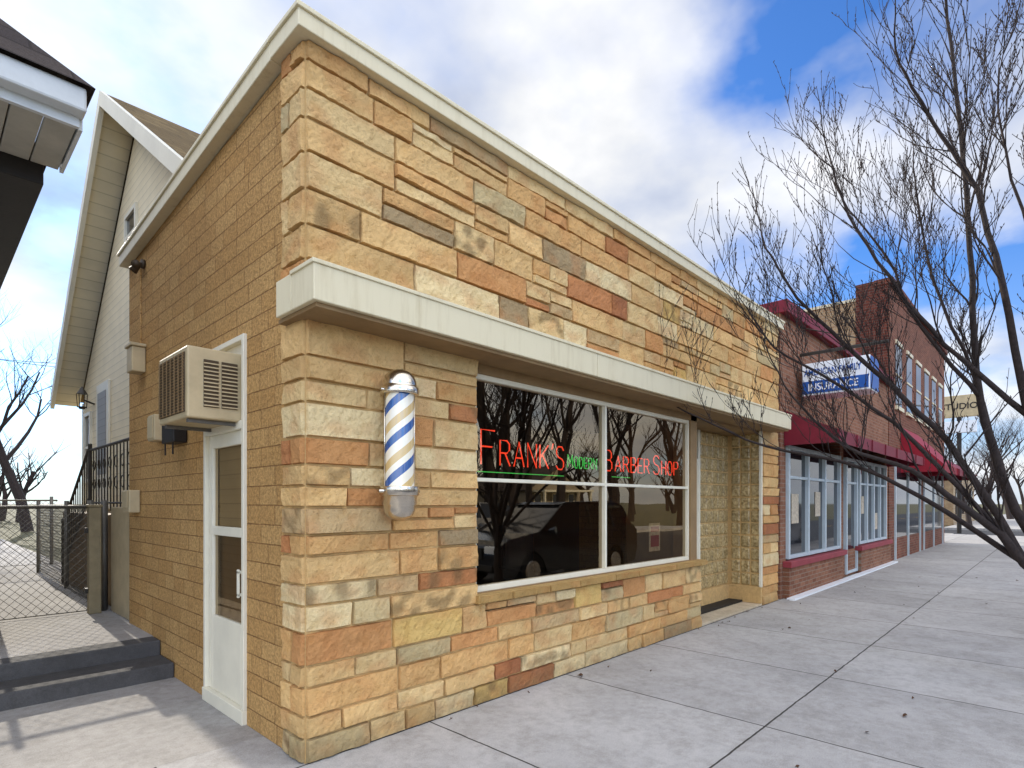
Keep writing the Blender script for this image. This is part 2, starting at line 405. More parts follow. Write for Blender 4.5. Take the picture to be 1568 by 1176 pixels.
fr=[(WX0,WX1,.05,.12,2.52,2.565),(WX0,WX1,.05,.12,.85,.895),(WX0,WX0+.03,.05,.12,.895,2.52),(WX1-.03,WX1,.05,.12,.895,2.52),
    (3.175,3.205,.045,.12,.895,2.52),(WX0+.03,3.175,.05,.12,1.717,1.747),(3.205,WX1-.03,.05,.12,1.717,1.747)]
boxes('window_frame',fr,M_white,shop,.004)
box('window_end_post',4.985,5.15,.03,.27,.83,2.634,M_soffit,shop,.004)
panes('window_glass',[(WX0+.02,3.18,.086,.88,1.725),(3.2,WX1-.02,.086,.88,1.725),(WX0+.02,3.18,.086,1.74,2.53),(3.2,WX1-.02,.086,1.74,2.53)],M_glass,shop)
SV=[];SF=[];SC=[]
u=1.36
while u<5.2:
    L=min(R.uniform(.35,.7),5.22-u); c=lin((172,138,84)); stone(u,u+L,.775,.845,lambda a,z,d:(a,-.055-d*.8,z),c); u+=L
mesh('stone_sill_face',SV,SF,M_stone,shop,cols=SC)
mesh('stone_sill',bv(1.36,5.22,-.055,.27,.778,.842),BF,M_stone,shop,cols=[lin((186,152,96))]*8)
box('window_apron',WX0,WX1,.03,.2,.842,.85,M_soffit,shop)
box('poster',4.12,4.36,.1,.104,1.0,1.32,M_paper,shop)
boxes('poster_print',[(4.15,4.33,.0965,.0985,1.22,1.28),(4.15,4.33,.0965,.0985,1.05,1.18)],M_pinkish,shop)
LET={'F':(.6,[[(0,0),(0,1),(.6,1)],[(0,.52),(.48,.52)]]),
'R':(.62,[[(0,0),(0,1),(.42,1),(.58,.87),(.58,.63),(.42,.5),(0,.5)],[(.3,.5),(.62,0)]]),
'A':(.66,[[(0,0),(.33,1),(.66,0)],[(.13,.35),(.53,.35)]]),
'N':(.6,[[(0,0),(0,1),(.6,0),(.6,1)]]),'K':(.6,[[(0,0),(0,1)],[(.6,1),(0,.42)],[(.18,.56),(.62,0)]]),
"'":(.1,[[(.1,1.1),(.02,.85)]]),
'S':(.56,[[(.55,.85),(.42,1),(.15,1),(.02,.86),(.02,.66),(.15,.54),(.42,.46),(.55,.34),(.55,.14),(.42,0),(.14,0),(0,.14)]]),
'M':(.72,[[(0,0),(.04,1),(.36,.35),(.68,1),(.72,0)]]),'O':(.62,[[(.2,0),(.42,0),(.6,.25),(.6,.75),(.42,1),(.2,1),(.02,.75),(.02,.25),(.2,0)]]),
'D':(.6,[[(0,0),(0,1),(.35,1),(.58,.75),(.58,.25),(.35,0),(0,0)]]),'E':(.5,[[(.5,0),(0,0),(0,1),(.5,1)],[(0,.5),(.42,.5)]]),
'B':(.58,[[(0,0),(0,1),(.4,1),(.53,.87),(.53,.65),(.4,.52),(0,.52)],[(.4,.52),(.57,.4),(.57,.13),(.42,0),(0,0)]]),
'H':(.58,[[(0,0),(0,1)],[(.58,0),(.58,1)],[(0,.5),(.58,.5)]]),'P':(.56,[[(0,0),(0,1),(.42,1),(.56,.87),(.56,.63),(.42,.5),(0,.5)]])}
def neon(name,s,x0,x1,z0,h,hb,mat):
    gap=.25; w=0; lay=[]
    big=True
    for ch in s:
        if ch==' ': w+=.3; big=True; continue
        sc_=hb if big else h; big=False
        lay.append((ch,w,sc_)); w+=(LET[ch][0]+gap)*(sc_/h)
    k=(x1-x0)/(w-gap)
    V=[];F=[]
    for ch,o,s_ in lay:
        for st_ in LET[ch][1]:
            tube(V,F,[(x0+(o+p[0]*s_/h)*k,.118,z0+p[1]*s_) for p in st_],.0065,6)
    return mesh(name,V,F,mat,shop,True)
neon("neon_letters_name","FRANK'S",1.54,2.6,1.86,.21,.28,M_neonR)
neon("neon_letters_modern","MODERN",2.66,3.13,1.885,.105,.12,M_neonG)
neon("neon_letters_trade","BARBER SHOP",3.27,4.82,1.88,.16,.21,M_neonR)
V=[];F=[];tube(V,F,[(1.5,.118,1.80),(2.6,.118,1.80)],.004,6);tube(V,F,[(3.4,.118,1.82),(3.75,.118,1.82)],.004,6)
mesh('neon_underline',V,F,M_neonG,shop,True)
# entry recess
box('entry_floor',5.18,7.24,.0,.62,0.002,.03,M_terr,shop,.004)
box('entry_ceiling',5.15,7.24,.05,.62,2.6,2.634,M_soffit,shop)
box('entry_left_jamb',5.06,5.175,.28,1.0,.03,2.6,M_soffit,shop)
GB=[]
p=.193
for i in range(5):
    for j in range(12):
        x=7.21-(i+1)*p; z=.285+j*p
        GB.append((x+.007,x+p-.007,.50,.58,z+.007,z+p-.007))
for i in range(3):
    for j in range(12):
        y=.47-(i+1)*.15; z=.285+j*p
        GB.append((7.215,7.28,y+.007,y+.143,z+.007,z+p-.007))
boxes('glass_blocks',GB,M_gb,shop,.02)
boxes('glass_block_mortar',[(6.24,7.3,.52,.57,.27,2.6),(7.23,7.27,.02,.52,.27,2.6)],M_mortar,shop)
boxes('entry_base',[(6.24,7.2,.49,.6,.03,.28),(7.2,7.28,.0,.6,.03,.28)],M_mortar,shop,.008)
box('entry_corner_trim',7.195,7.235,-.01,.03,.28,2.63,M_white,shop,.003)
boxes('entry_door_frame',[(5.2,5.26,.5,.58,.03,2.6),(6.17,6.235,.5,.58,.03,2.6),(5.26,6.17,.5,.58,2.12,2.18),(5.26,6.17,.51,.57,.03,.28),(5.26,5.34,.51,.57,.28,2.12),(6.09,6.17,.51,.57,.28,2.12)],M_white,shop,.004)
panes('entry_door_glass',[(5.34,6.09,.54,.28,2.12),(5.26,6.17,.54,2.18,2.6)],M_glass,shop)
# side door
boxes('side_door_frame',[(-.02,.1,.865,.905,.1,2.73),(-.02,.1,1.62,1.66,.1,2.73),(-.02,.1,.905,1.62,2.69,2.73),(-.02,.1,.905,1.62,2.07,2.13),(-.03,.12,.865,1.66,.0,.1)],M_white,shop,.005)
boxes('side_door_leaf',[(.01,.05,.91,.985,.1,2.07),(.01,.05,1.54,1.615,.1,2.07),(.01,.05,.985,1.54,1.97,2.07),(.01,.05,.985,1.54,1.30,1.37),(.01,.05,.985,1.54,.1,.68)],M_white,shop,.006)
mesh('side_door_glass',[(.03,1.54,.68),(.03,.985,.68),(.03,.985,1.97),(.03,1.54,1.97)],[(0,1,2,3)],M_glass,shop)
box('side_door_reflection',.06,.075,.985,1.54,1.37,1.97,M_siding,shop)  # siding panel behind the upper pane, standing in for siding reflected in the glass
box('side_door_inner',.09,.1,.92,1.61,.1,2.06,M_soffit,shop)
boxes('door_handle',[(-.03,-.015,.935,.96,.88,1.08),(-.03,.01,.935,.96,.89,.91),(-.03,.01,.935,.96,1.05,1.07)],M_white,shop,.004)
box('transom_panel',.02,.05,.905,1.62,2.13,2.69,M_white,shop)
# AC
ac=empty('air_conditioner')
box('casing',-.35,.02,.945,1.57,2.12,2.6,M_acbody,ac,.012)
boxes('side_louvre_panels',[(-.25,-.155,.938,.944,2.2,2.52),(-.135,-.03,.938,.944,2.2,2.52)],M_acdark,ac)
boxes('side_louvres',[(-.25,-.155,.930,.942,2.205+i*.026,2.213+i*.026) for i in range(12)]+[(-.135,-.03,.930,.942,2.205+i*.026,2.213+i*.026) for i in range(12)],M_acbody,ac)
box('rear_grille_panel',-.357,-.351,.985,1.53,2.16,2.56,M_acdark,ac)
boxes('rear_grille_bars',[(-.364,-.357,.985,1.53,2.165+i*.02,2.169+i*.02) for i in range(20)]+[(-.366,-.358,1.0+i*.086,1.004+i*.086,2.16,2.56) for i in range(7)],M_soffit,ac)
boxes('support_bracket',[(-.33,.0,1.0,1.03,2.095,2.118),(-.33,.0,1.48,1.51,2.095,2.118)],M_galv,ac)
# wall fittings
ml=empty('mailbox')
box('body',-.11,.0,2.1,2.42,2.06,2.32,M_dark,ml,.01); box('lid',-.12,.0,2.09,2.43,2.32,2.36,M_dark,ml,.008)
boxes('newspaper_hooks',[(-.1,-.09,2.15,2.16,1.96,2.06),(-.1,-.09,2.36,2.37,1.96,2.06)],M_dark,ml)
ub=empty('utility_box')
box('box',-.09,.0,2.72,2.92,2.12,2.36,M_acbody,ub,.01); box('cover',-.1,-.091,2.74,2.9,2.14,2.34,M_acbody,ub,.004)
ob=empty('outlet_box'); box('box',-.1,0,3.55,3.8,1.45,1.68,M_acbody,ob,.01); box('flap',-.112,-.102,3.57,3.78,1.5,1.67,M_acbody,ob,.004)
eb=empty('electric_junction_box'); box('box',-.12,0,3.35,3.55,2.85,3.1,M_acbody,eb,.01); box('cap',-.135,0,3.33,3.57,3.1,3.13,M_acbody,eb,.004)
V=[];F=[];tube(V,F,[(-.02,3.45,3.13),(-.02,3.45,3.9)],.008,6); mesh('conduit',V,F,M_block,eb)
wl=empty('floodlight_fixture')
V=[];F=[]
tube(V,F,[(0,3.4,3.94),(-.03,3.4,3.94)],.045,12); tube(V,F,[(-.03,3.4,3.94),(-.08,3.36,3.92)],.012,8); tube(V,F,[(-.07,3.36,3.93),(-.10,3.29,3.88)],[.02,.042],12); tube(V,F,[(-.03,3.43,3.95),(-.08,3.49,3.88)],[.02,.042],12)
mesh('lamp_heads',V,F,M_acdark,wl,True)

# barber pole
bp=empty('barber_pole'); cx,cy=.56,-.16
revolve('glass_cylinder',[(.094,1.64),(.094,2.26)],cx,cy,M_pole,bp,48)
revolve('top_dome',[(.094,2.245),(.122,2.245),(.124,2.25),(.124,2.285),(.118,2.29),(.110,2.292),(.110,2.305),(.107,2.33),(.095,2.36),(.073,2.385),(.04,2.402),(0.001,2.408)],cx,cy,M_chrome,bp,48)
revolve('bottom_cap',[(.094,1.655),(.124,1.655),(.126,1.65),(.126,1.60),(.12,1.595),(.11,1.59),(.11,1.54),(.105,1.535),(.1,1.50),(.085,1.468),(.06,1.45),(.03,1.44),(0.001,1.438)],cx,cy,M_chrome,bp,48)
boxes('wall_brackets',[(cx-.05,cx+.05,-.07,0.0,2.25,2.29),(cx-.05,cx+.05,-.07,0,1.6,1.65),(cx-.03,cx+.03,-.05,-.0,1.6,2.29)],M_chrome,bp,.004)
V=[];F=[];tube(V,F,[(cx-.155,cy,1.625),(cx+.155,cy,1.625)],.012,8);tube(V,F,[(cx-.14,cy,2.265),(cx+.14,cy,2.265)],.009,8)
for a in (2.9,6.0): tube(V,F,[(cx+.1*math.cos(a),cy+.1*math.sin(a),1.64),(cx+.1*math.cos(a),cy+.1*math.sin(a),2.26)],.005,6)
mesh('bracket_studs',V,F,M_chrome,bp,True)

# ---------- house behind ----------
hs=empty('clapboard_house')
PY,PZ=5.83,6.9; EY,EZ=9.7,3.4; FY,FZ=2.2,4.42
def gz(y): return PZ-.22-(abs(y-PY)*(.677 if y<PY else .905))
V=[(.5,4.02,.0),(.5,9.3,.0),(.5,9.3,gz(9.3)),(.5,PY,gz(PY)),(.5,4.02,gz(4.02)),(9,4.02,0),(9,9.3,0),(9,9.3,gz(9.3)),(9,PY,gz(PY)),(9,4.02,gz(4.02))]
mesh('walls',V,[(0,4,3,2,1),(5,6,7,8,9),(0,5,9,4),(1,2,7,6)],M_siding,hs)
def slab(name,x0,x1,ya,za,yb,zb,t,mat,par):
    V=[(x0,ya,za-t),(x1,ya,za-t),(x1,yb,zb-t),(x0,yb,zb-t),(x0,ya,za),(x1,ya,za),(x1,yb,zb),(x0,yb,zb)]
    return mesh(name,V,BF,mat,par)
slab('roof_front',.14,9.3,FY,FZ+.03,PY,PZ+.03,.05,M_shingle,hs)
slab('roof_back',.14,9.3,PY,PZ+.03,EY,EZ+.03,.05,M_shingle,hs)
slab('rake_board_front',.08,.138,FY,FZ+.02,PY,PZ+.04,.2,M_white,hs)
slab('rake_board_back',.08,.138,PY,PZ+.04,EY,EZ+.02,.2,M_white,hs)
M_sof2=siding('soffit_boards',lin((220,206,172)),.12)
slab('rake_soffit_front',.14,.5,FY,FZ-.07,PY,PZ-.07,.03,M_sof2,hs)
slab('rake_soffit_back',.14,.5,PY,PZ-.07,EY,EZ-.07,.03,M_sof2,hs)
boxes('corner_board',[(.47,.5,9.2,9.3,.26,3.3),(.47,.5,4.05,4.12,.26,5.4)],M_white,hs)
def win_x(par,x,y0,y1,z0,z1):
    s=.06
    boxes('window_trim',[(x-.04,x,y0,y1,z0,z0+s),(x-.04,x,y0,y1,z1-s,z1),(x-.04,x,y0,y0+s,z0+s,z1-s),(x-.04,x,y1-s,y1,z0+s,z1-s),(x-.03,x,y0+s,y1-s,(z0+z1)/2-.02,(z0+z1)/2+.02)],M_white,par)
    box('window_pane',x-.012,x-.004,y0+s,y1-s,z0+s,z1-s,M_glassD,par)
win_x(hs,.5,5.75,6.35,4.95,5.6)
win_x(hs,.5,8.6,9.1,1.9,3.1)
boxes('porch_door',[(.46,.5,7.3,8.1,1.45,3.45)],M_white,hs,.01)
box('porch_door_glass',.452,.459,7.42,7.98,2.0,3.3,M_siding2,hs)
box('porch_block',.03,.5,4.02,4.96,.26,1.5,M_acbody,hs,.01)
box('porch_landing',.1,.5,4.96,8.6,.26,1.4,M_soffit,hs,.01)
V=[];F=[]
for y in [4.1+i*.16 for i in range(15)]: tube(V,F,[(.08,y,1.45),(.08,y,2.25)],.008,4)
tube(V,F,[(.08,4.05,2.27),(.08,6.4,2.27)],.018,6); tube(V,F,[(.08,4.05,1.55),(.08,6.4,1.55)],.012,6)
for i in range(7):
    y=4.3+i*.3
    tube(V,F,[(.07,y+.07*math.cos(a*.785),2.05+.07*math.sin(a*.785)) for a in range(9)],.006,4)
    tube(V,F,[(.07,y+.07*math.cos(a*.785),1.80+.07*math.sin(a*.785)) for a in range(9)],.006,4)
tube(V,F,[(.06,6.4,2.27),(.06,8.3,1.2)],.018,6); tube(V,F,[(.06,6.4,1.6),(.06,8.3,.5)],.012,6)
for i in range(12):
    y=6.5+i*.155; q=(y-6.4)/1.9; tube(V,F,[(.06,y,1.58-q*1.1),(.06,y,2.25-q*1.07)],.008,4)
for y in (4.08,6.4): tube(V,F,[(.08,y,1.4),(.08,y,2.36)],.025,6)
tube(V,F,[(.06,8.3,.26),(.06,8.3,1.3)],.025,6)
mesh('iron_railing',V,F,M_iron,hs)
ln=empty('wall_lantern')
V=[];F=[];tube(V,F,[(.5,8.45,3.2),(.36,8.45,3.25)],.015,6);tube(V,F,[(.33,8.45,3.35),(.33,8.45,3.47)],[.08,.01],6)
tube(V,F,[(.33,8.45,3.1),(.33,8.45,3.14)],[.04,.06],6)
for a in range(6): tube(V,F,[(.33+.06*math.cos(a),8.45+.06*math.sin(a),3.12),(.33+.075*math.cos(a),8.45+.075*math.sin(a),3.35)],.006,4)
mesh('lantern_body',V,F,M_iron,ln)

# ---------- chain link fences ----------
def chain(name,p0,p1,z0,z1,posts,pitch=.065,wr=.0028):
    e=empty(name); p0=Vector(p0);p1=Vector(p1);L=(p1-p0).length;d=(p1-p0)/L; H=z1-z0
    V=[];F=[]
    P=lambda u,z:(p0.x+d.x*u,p0.y+d.y*u,z)
    u=-H
    while u<L:
        for s in (1,-1):
            a0,a1=u,u+H
            z_a,z_b=(z0,z1) if s>0 else (z1,z0)
            ua,ub=max(0,a0),min(L,a1)
            if ub-ua<.01: continue
            f=lambda q:z_a+(z_b-z_a)*(q-a0)/H
            tube(V,F,[P(ua,f(ua)),P(ub,f(ub))],wr,3,False)
        u+=pitch*1.41
    mesh('mesh_wires',V,F,M_galv,e)
    V=[];F=[]; tube(V,F,[P(0,z1),P(L,z1)],.018,8); tube(V,F,[P(0,z0),P(L,z0)],.006,6)
    for q in posts: tube(V,F,[P(q,z0-.05),P(q,z1+.08)],.03,10)
    mesh('posts_and_rails',V,F,M_galv,e,True)
    return e
chain('chain_link_fence',(-3.2,5.05),(-.02,5.05),.28,1.5,[0,2.2,3.05,3.18])
chain('chain_link_fence',(-.0,5.1),(-.0,10.5),.28,1.5,[0,2.5,5.3])
chain('chain_link_fence',(-6,12),(.5,12),.28,1.6,[0,2.2,4.3,6.4])
gp=empty('gate_post')
box('post',-.2,-.08,4.86,4.98,.26,1.5,M_gatep,gp,.01); box('cap',-.21,-.07,4.85,4.99,1.5,1.53,M_gatep,gp,.006)
boxes('hinges',[(-.23,-.2,4.9,4.94,.5,.56),(-.23,-.2,4.9,4.94,1.2,1.26)],M_iron,gp)

# ---------- neighbour porch ----------
nb=empty('neighbour_house')
ex,ey,ez=-1.0,.3,3.63
M_gut=paint('gutter_white',lin((205,208,206)),.4,.08,4)
box('gutter_front',-7,ex,ey,ey+.1,ez-.12,ez,M_gut,nb,.012)
box('gutter_side',ex-.06,ex,ey+.102,.95,ez-.12,ez,M_gut,nb,.008)
M_sofg=paint('neighbour_soffit',lin((176,172,158)),.6,.1)
boxes('soffit_panels',[(ex-.02-(i+1)*.13,ex-.02-i*.13-.006,ey+.1,.95,3.47,3.50) for i in range(45)],M_sofg,nb,.004)
boxes('soffit_edge',[(ex-.02,ex-.002,ey+.1,.95,3.46,3.51),(-7,ex-.02,ey+.075,ey+.1,3.46,3.51)],M_gut,nb)
boxes('porch_beam',[(-1.5,-1.09,.952,3.6,3.36,3.50),(-7,-1.5,.952,1.2,3.36,3.5)],M_dark,nb,.006)
box('porch_ceiling',-7,-1.5,1.2,3.6,3.46,3.5,M_dark,nb)
boxes('porch_posts',[(-1.37,-1.19,3.4,3.58,.26,3.36),(-6.8,-6.6,.96,1.16,0,3.36)],M_dark,nb,.006)
box('walls',-7,-1.25,3.6,12,.2,3.47,M_siding2,nb)
s=3.0;h=s*1.05
V=[(-7,ey-.03,ez),(ex+.03,ey-.03,ez),(ex-s,ey+s,ez+h),(-7+s-.03,ey+s,ez+h),
   (ex+.03,.95,ez),(ex-.62,.95,ez+.68),
   (-1.07,.952,3.5),(-1.07,11,3.5),(-4.0,11,ez+h),(-4.0,3.3,ez+h),(-1.07,.952,3.6),(-7,11,3.5),(-7,.3,3.5)]
mesh('hip_roof',V,[(0,1,2,3),(1,4,5),(6,7,8,9,5),(0,3,8,11,12),(7,11,8),(3,2,8)],M_shingleD,nb)

# ---------- shops to the right ----------
b2=empty('brick_storefront')
X0,X1=8.02,16.1
boxes('front_brick',[(X0,X1,0,.3,2.9,4.6),(X0,X1,0,.3,0,.55),(X0,X0+.25,0,.3,.55,2.9),(11.5,11.75,0,.3,.55,2.9),(X1-.3,X1,0,.3,.55,2.9)],M_brickR,b2)
box('body',X0,X1,.3,14,0,4.4,M_brickRy,b2)
boxes('coping',[(X0-.03,X1,-.12,.33,4.6,4.8),(X0-.03,X0+.2,.33,14,4.4,4.55)],M_maroon,b2,.01)
boxes('sill_course',[(X0+.1,11.5,-.14,.0,.5,.6),(12.7,X1-.2,-.14,0,.5,.6)],M_pinkish,b2,.01)
boxes('bulkhead',[(X0+.12,11.3,-.1,0.0,0,.5),(12.8,X1-.25,-.1,0,0,.5)],M_brickR,b2)
boxes('base_strip',[(X0,X1,-.22,-.1,0,.03)],M_signw,b2)
M_frame=paint('blue_grey_frames',lin((190,200,202)),.4,.05)
fr=[];gl=[]
def store(x0,x1,n,z0=.62,z1=2.5):
    w=(x1-x0)/n
    for i in range(n+1): fr.append((x0+i*w-.035,x0+i*w+.035,-.04,.1,z0,z1))
    fr.append((x0,x1,-.03,.1,z0,z0+.06)); fr.append((x0,x1,-.03,.1,z1-.06,z1)); fr.append((x0,x1,-.025,.1,z1-.55,z1-.5))
    gl.append((x0,x1,.02,.03,z0,z1))
store(8.35,11.4,3); store(13.0,15.7,4); store(11.9,12.75,1,.05)
boxes('storefront_frames',fr,M_frame,b2,.005)
boxes('storefront_glass',gl,M_glassD,b2)
boxes('window_posters',[(8.6,8.95,.01,.018,1.2,1.7),(9.9,10.2,.01,.018,1.3,1.75),(13.3,13.55,.01,.018,1.3,1.7),(14.6,14.9,.01,.018,.9,1.3)],M_paper,b2)
def awning(name,x0,x1,zt,zb,d,mat,par,val=.2):
    V=[(x0,-.01,zt),(x1,-.01,zt),(x1,-d,zb),(x0,-d,zb),(x1,-d,zb-val),(x0,-d,zb-val),(x0,-.01,zb-val),(x1,-.01,zb-val)]
    o=mesh(name,V,[(0,3,2,1),(3,5,4,2),(0,6,5,3),(1,2,4,7)],mat,par)
    md=o.modifiers.new('s','SOLIDIFY'); md.thickness=.015
    n=int((x1-x0)/1.0)
    boxes(name+'_seams',[(x0+(x1-x0)*i/n-.012,x0+(x1-x0)*i/n+.012,-d-.02,-d-.004,zb-val,zb) for i in range(n+1)],mat,par)
awning('awning',X0+.15,X1-.3,3.05,2.68,.8,M_maroon,b2)
sg=empty('insurance_shop_sign')
box('cabinet',8.75,9.3,-1.1,-.1,3.34,3.88,M_signw,sg,.01)
box('blue_panel',8.76,9.29,-1.112,-1.102,3.36,3.86,M_blue,sg)
box('blue_strip',8.738,8.748,-1.08,-.12,3.37,3.575,M_blue,sg)
text('lettering_top','AMERICAN FAMILY',.15,(8.745,-.14,3.67),(math.pi/2,0,-math.pi/2),M_blue,sg,sx=.66)
text('lettering_bottom','INSURANCE',.17,(8.736,-.2,3.415),(math.pi/2,0,-math.pi/2),M_signw,sg,sx=.8)
V=[];F=[];tube(V,F,[(9.0,.05,4.1),(9.0,-1.3,4.1)],.03,8);tube(V,F,[(9.0,-.3,4.1),(9.0,-.3,3.86)],.012,6);tube(V,F,[(9.0,-.95,4.1),(9.0,-.95,3.86)],.012,6);tube(V,F,[(9.0,.05,4.6),(9.0,-1.2,4.1)],.01,6)
mesh('bracket',V,F,M_iron,sg)
b3=empty('brick_two_storey_building')
boxes('front_wall',[(16.1,26.2,-.02,.3,0,7.3)],M_brickR3,b3)
box('side_pier',16.08,16.6,.0,.75,0.,7.45,M_brickRy,b3)
box('side_wall',16.09,26.2,.75,14,0,7.02,M_brickT,b3)
boxes('cornice',[(16.05,26.25,-.12,.32,7.3,7.46)],M_brickRy,b3,.01)
box('side_coping',16.05,16.35,.75,14,7.02,7.1,M_cream,b3)
wp=[];wt=[]
for i in range(6):
    x=16.9+i*1.55
    wp.append((x,x+.85,-.03,-.022,4.2,5.9)); wt+=[(x-.05,x+.9,-.08,-.02,4.1,4.2),(x-.03,x+.88,-.06,-.02,5.9,6.0),(x,x+.85,-.05,-.03,5.03,5.08)]
boxes('upper_windows',wp,M_glassD,b3); boxes('window_sills',wt,M_cream,b3)
boxes('shop_windows',[(16.8,20.6,-.03,-.022,.6,2.6),(21.4,25.6,-.03,-.022,.6,2.6)],M_glassD,b3)
boxes('shop_frames',[(x,x+.08,-.06,-.02,.0,2.6) for x in (16.75,18.6,20.6,21.35,23.4,25.55)]+[(16.75,25.6,-.06,-.02,2.6,2.7)],M_frame,b3)
awning('red_awning',17.6,20.4,3.7,2.6,1.0,M_red,b3); awning('maroon_awning',20.9,25.9,3.3,2.6,1.0,M_maroon,b3)
ps=empty('pole_sign')
box('sign_panel',35,35.25,-.5,1.3,5.9,7.0,M_acbody,ps,.02); box('sign_panel_lower',35,35.25,-.3,1.1,5.1,5.7,M_signw,ps,.02)
V=[];F=[];tube(V,F,[(35.1,.4,0),(35.1,.4,6)],.1,8); mesh('pole',V,F,M_dark,ps)
text('lettering','STUDIO',.42,(34.98,1.15,6.3),(math.pi/2,0,-math.pi/2),M_dark,ps)
b4=empty('corner_shop')
box('walls',50,64,2.2,14,-.1,3.6,M_brickT,b4); boxes('parapet',[(49.9,64.1,2.1,14.1,3.6,3.9)],M_maroon,b4)
boxes('windows',[(49.96,49.99,3+i*2.6,4.8+i*2.6,.7,2.6) for i in range(4)]+[(51+i*3,53.2+i*3,2.16,2.19,.7,2.6) for i in range(4)],M_glassD,b4)
boxes('window_frames',[(49.9,49.95,2.95+i*2.6,3.03+i*2.6,.7,2.6) for i in range(4)]+[(49.9,49.95,4.78+i*2.6,4.86+i*2.6,.7,2.6) for i in range(4)],M_frame,b4)
sl=empty('street_lamp'); V=[];F=[];tube(V,F,[(46,-2.6,0),(46,-2.6,7.5),(45.7,-2.9,8),(44,-4.8,8.2)],[.11,.08,.06,.05],8);tube(V,F,[(44.2,-4.6,8.18),(43.4,-5.5,8.15)],[.08,.16],8);mesh('column_and_head',V,F,M_galv,sl)

# ---------- trees ----------
def grow(V,F,p,d,L,r,lev,rr,maxlev,n=4,up=.25):
    pts=[p.copy()];rad=[r];k=4 if lev<maxlev else 3
    for i in range(k):
        d=(d+Vector((rr.uniform(-.22,.22),rr.uniform(-.22,.22),rr.uniform(-.08,.18)+up*.25))).normalized()
        p=p+d*(L/k); pts.append(p.copy()); rad.append(r*(1-.62*(i+1)/k))
    tube(V,F,pts,rad,n if lev<2 else 3,False)
    if lev>=maxlev: return
    nc=rr.randint(4,5) if lev else rr.randint(6,8)
    for i in range(nc):
        t=rr.uniform(.3,1.) if lev else rr.uniform(.35,1.)
        f=t*k; i0=min(int(f),k-1); q=pts[i0].lerp(pts[i0+1],f-i0)
        az=rr.uniform(0,6.283); side_=Vector((math.cos(az),math.sin(az),rr.uniform(-.1,.5)))
        dd=(d*rr.uniform(.5,.9)+side_*rr.uniform(.55,.9)).normalized()
        grow(V,F,q,dd,L*rr.uniform(.42,.68),max(.004,r*(1-.55*t)*.55),lev+1,rr,maxlev,n,up)
treemeshes=[]
for sd in range(2):
    rr=random.Random(40+sd);V=[];F=[]
    grow(V,F,Vector((0,0,0)),Vector((0,0,1)),7.0,.28,0,rr,4,7)
    me=bpy.data.meshes.new('bare_tree_mesh'); me.from_pydata([tuple(v) for v in V],[],F); me.materials.append(M_bark); treemeshes.append(me)
def place(x,y,s,k,z=-.13):
    o=bpy.data.objects.new('bare_tree',treemeshes[k%2]); sc.collection.objects.link(o); o.location=(x,y,z); o.scale=(s,s,s); o.rotation_euler=(0,0,x*1.7+y)
for i,(x,y,s_) in enumerate([(3,-15,1.0),(10,-14.8,1.2),(18,-15,1.05),(26,-15.2,1.2),(14,-20,1.3),(22,-21,1.4),(36,-16,1.2),(6,-21,1.3),(30,-22,1.4),(42,-24,1.4),(9,-27,1.4),(18,-28,1.5),(26,-29,1.5),(36,-30,1.5),(47,1.0,.6),(58,1,.8),(70,0,1.0),(66,16,1.1),(-2,34,1.1),(-7,45,1.2),(3,40,1.1)]): place(x,y,s_,i)
rr=random.Random(5);V=[];F=[]
for i in range(44):
    x=rr.uniform(72,130);y=rr.uniform(-8,46); grow(V,F,Vector((x,y,-.1)),Vector((0,0,1)),rr.uniform(3.5,5.6),.3,0,rr,2,3)
for i in range(14):
    x=rr.uniform(-16,8);y=rr.uniform(52,75); grow(V,F,Vector((x,y,-.1)),Vector((0,0,1)),rr.uniform(4,6.0),.3,0,rr,2,3)
for i in range(40):
    x=rr.uniform(-20,110);y=rr.uniform(-60,-36); grow(V,F,Vector((x,y,-.1)),Vector((0,0,1)),rr.uniform(6,9),.35,0,rr,2,3)
mesh('distant_trees',V,F,M_bark)

# foreground street tree
rr=random.Random(11);V=[];F=[]
B=Vector((5.0,-3.25,0)); LA=Vector((-.690,.7235,0)); DB=Vector((.7235,.690,0))
def T(a,z,b=0): return B+LA*a+DB*b+Vector((0,0,z))
def smooth(pts,k=4):
    out=[]
    for i in range(len(pts)-1):
        p0=pts[max(i-1,0)];p1=pts[i];p2=pts[i+1];p3=pts[min(i+2,len(pts)-1)]
        for j in range(k):
            t=j/k; out.append(.5*((2*p1)+(p2-p0)*t+(2*p0-5*p1+4*p2-p3)*t*t+(3*p1-p0-3*p2+p3)*t**3))
    out.append(pts[-1]); return out
def twig(p,d,L,r,lev):
    pts=[p];rad=[r]
    k=5
    for i in range(k):
        d=(d+Vector((rr.uniform(-.2,.2),rr.uniform(-.2,.2),rr.uniform(-.05,.24)))).normalized(); p=p+d*L/k; pts.append(p); rad.append(max(.002,r*(1-.7*(i+1)/k)))
    tube(V,F,pts,rad,4 if r>.006 else 3,False)
    if lev<=0: 
        for q in pts[2:]:
            if rr.random()<.5: tube(V,F,[q,q+Vector((rr.uniform(-.01,.01),rr.uniform(-.01,.01),.016))],[.005,.0025],3,False)
        return
    for i in range(rr.randint(3,5)):
        t=rr.uniform(.15,.98)*k; i0=min(int(t),k-1); q=pts[i0].lerp(pts[i0+1],t-i0)
        sd=Vector((rr.uniform(-1,1),rr.uniform(-1,1),rr.uniform(-.1,1.)))
        twig(q,(d*.8+sd*.65).normalized(),L*rr.uniform(.38,.68),max(.003,r*.55),lev-1)
